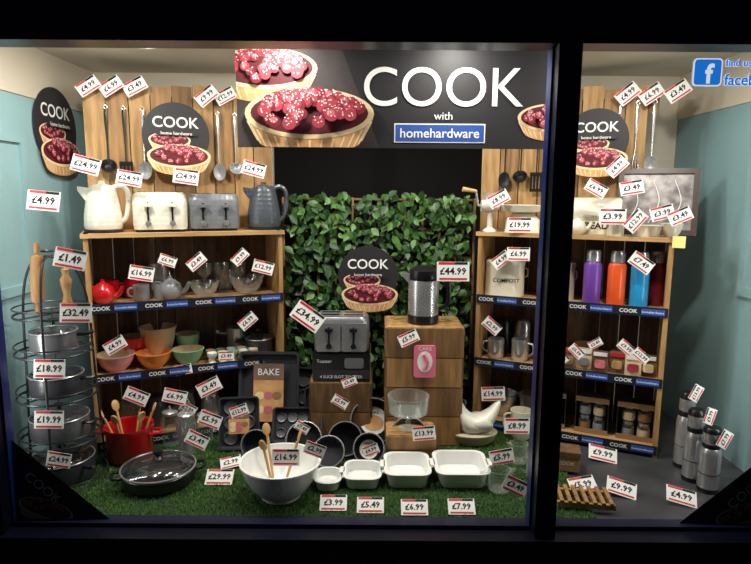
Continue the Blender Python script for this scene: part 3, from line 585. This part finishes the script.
for i,u in enumerate((568,584,600,617,633,648)):
    b=B(); b.loft([rr(.07,.1,.008,0),rr(.07,.1,.008,.004)],(PHB,CRMB,WBK2)[i%3],T((0,0,.051))@R(80,'X')); b.loft([rr(.05,.04,.012,0),rr(.044,.034,.01,.016)],GC[i],T((0,-.01,.038))@R(80,'X')); b.box((0,-.006,.085),(.06,.003,.018),RED if i%3==0 else WHITE)
    b.done('packaged_kitchen_gadget',sp(UR,u,z,.05+.02*(i%2)),UR['a'])
bowl(sp(UR,585,z,.2),.06,.09,WD1,name='wooden_bowl'); bowl(sp(UR,625,z,.2),.06,.08,STEEL,name='steel_bowl')
z=ZS[3]
for i,(u,w) in enumerate(((557,.09),(592,.15),(636,.17))):
    b=B(); b.box((0,.04,.09),(w,.004,.18),DARKP); b.box((0,0,.005),(w,.08,.01),DARKP)
    for sx in(-1,1): b.box((sx*(w/2-.002),0,.09),(.004,.08,.18),DARKP)
    b.box((0,0,.178),(w,.08,.005),DARKP); n=2 if w>.1 else 1; b.box((0,-.041,.168),(w,.003,.024),KRAFT); b.box((0,-.041,.012),(w,.003,.024),KRAFT)
    for a in range(n):
        for c in range(2): M=T(((a-(n-1)/2)*.068,0,.01+c*.078)); b.lathe([(0,0),(.028,0),(.03,.01),(.028,.04)],(CRMB,KRAFT,GREYC)[(a+c+i)%3],M,16); b.lathe([(.028,.04),(.028,.05),(.022,.055)],GLASS,M,16); b.lathe([(.024,.055),(.025,.07),(0,.072)],STEEL,M,16)
    b.done('boxed_jar_set',sp(UR,u,z,.1),UR['a'])
bowl(sp(UR,503,z,.13),.075,.12,STEEL,name='steel_bowl'); jug(sp(UR,530,z,.12),0,GLASS,.05,.14)
# ------------------------------------------------------------ price tags
b=B()
def tag(pos,w,roll,txt,yaw=0,tilt=8):
    w*=.86; h=w*.6; M=T(pos)@R(yaw,'Z')@R(90-tilt,'X')@R(roll,'Z')
    b.box((0,0,0),(w,h,.0016),WHITE,M); b.box((-w*.2,h*.42,.0012),(w*.5,h*.13,.001),RED,M); b.box((w*.25,h*.42,.0012),(w*.4,h*.13,.001),INK,M); b.box((0,-h*.38,.0012),(w*.86,h*.1,.001),RED,M)
    b.text(txt,w*.82,h*.42,INK,M@T((0,h*.02,.0012)),1,.03)
PR=['£4.99','£6.99','£3.49','£9.99','£12.99','£2.99','£7.49','£5.99','£8.99','£14.99']
def tw(wpx,Y): return wpx*Y/FP
def tU(U,lst,t=-.02):
    for i,(u,v,wp,ro,tx) in enumerate(lst):
        p=sp(U,u,1.0,t); p.z=W(u,v,p.y).z; tag(p,tw(wp,p.y),ro,tx or PR[i%10],U['a']*.4)
tU(UL,[(97,88,25,35,0),(119,88,25,35,0),(142,88,25,30,0),(211,97,25,40,0),(229,97,23,30,0)],DEP-.03)
tU(UL,[(90,167,31,-15,'£24.99'),(132,180,28,-10,'£24.99'),(188,178,28,-8,'£24.99'),(255,170,26,-15,'£24.99')],.01)
tU(UL,[(139,275,28,-10,'£16.99'),(166,262,20,-20,0),(195,263,22,40,0),(239,258,20,45,0),(262,268,24,-15,0)],.0)
tU(UL,[(108,347,25,30,0),(245,322,22,40,0),(222,357,18,0,0),(177,371,20,10,0)],.0)
tU(UL,[(127,398,28,-25,'£4.99'),(167,398,28,-15,0),(203,388,28,25,0),(180,410,20,-30,0)],-.04)
tU(UR,[(618,92,26,40,0),(641,92,26,35,0),(666,89,27,35,0)],DEP-.03)
tU(UR,[(612,165,24,45,0),(593,187,24,-30,0),(628,186,26,10,0),(611,215,30,0,'£3.99'),(634,219,26,50,0),(660,211,26,15,'£3.99'),(678,214,26,25,'£3.49'),(519,224,28,0,'£19.99'),(497,198,24,30,0)],-.015)
tU(UR,[(502,259,22,40,0),(519,253,26,0,0),(643,261,27,-35,'£7.49')],.0)
tU(UR,[(568,355,18,-50,0),(583,350,18,-45,0),(602,342,16,30,0),(634,346,20,-40,0),(650,354,20,-40,0),(495,325,22,-40,0)],-.012)
tU(UR,[(499,393,28,5,'£14.99')],-.02)
for u,v,wp,ro,tx,Y in((43,203,38,-5,'£4.99',2.2),(70,261,38,-10,'£1.49',2.1),(76,315,38,0,'£32.49',2.09),(50,371,38,0,'£18.99',2.08),(50,422,36,0,'£19.99',2.07),(60,462,30,-8,'£24.99',2.08),
  (308,317,38,-35,'£34.99',2.5),(453,271,38,0,'£44.99',2.6),(409,338,24,25,0,2.58),(287,458,34,0,'£16.99',2.1),(316,450,26,-20,'£2.99',2.12),(425,433,28,5,'£13.99',2.38),(240,412,22,20,0,2.44),
  (350,382,18,20,0,2.5),(341,402,20,-30,0,2.5),(303,428,18,-30,0,2.45),(372,450,20,20,0,2.3),(211,421,28,-20,'£5.99',2.42),(198,441,28,-25,'£3.49',2.35),(518,425,31,0,'£8.99',2.5),
  (697,391,20,60,'£13.99',2.25),(711,414,20,70,'£9.99',2.2),(726,437,22,60,'£7.99',2.15),(503,456,30,10,'£5.99',2.3),(517,485,31,-25,'£3.49',2.08),(540,466,20,30,0,2.25)):
    tag(W(u,v,Y),tw(wp,Y),ro,tx or random.choice(PR),0,10)
for u,v,wp,ro,tx in((221,478,32,0,'£29.99'),(232,463,24,15,0),(335,503,32,0,'£3.99'),(372,505,32,0,'£5.49'),(416,507,32,0,'£6.99'),(463,506,32,0,'£7.99'),(584,483,32,10,0),(604,452,32,-15,0),(623,486,34,-20,'£9.99'),(683,494,34,-18,0)):
    p=F(u,v,.03); tag(p,tw(wp,p.y*1.05),ro,tx or random.choice(PR),0,52)
b.done('price_tags',normals=False)
b=B(); b.box((0,0,0),(.05,.002,.05),mat('sticky_yellow','e8df8a',.7)); p=sp(UR,686,1.0,-.005); b.done('sticky_note',(p.x-.03,p.y-.0,W(686,240,p.y).z),UR['a'])
# ------------------------------------------------------------ camera
cam=bpy.data.cameras.new('camera'); cam.sensor_width=36; cam.lens=FP/751*36; co=bpy.data.objects.new('camera',cam)
co.matrix_world=T((0,0,H))@R(90-8.6,'X')@R(.4,'Z'); scene.collection.objects.link(co); scene.camera=co
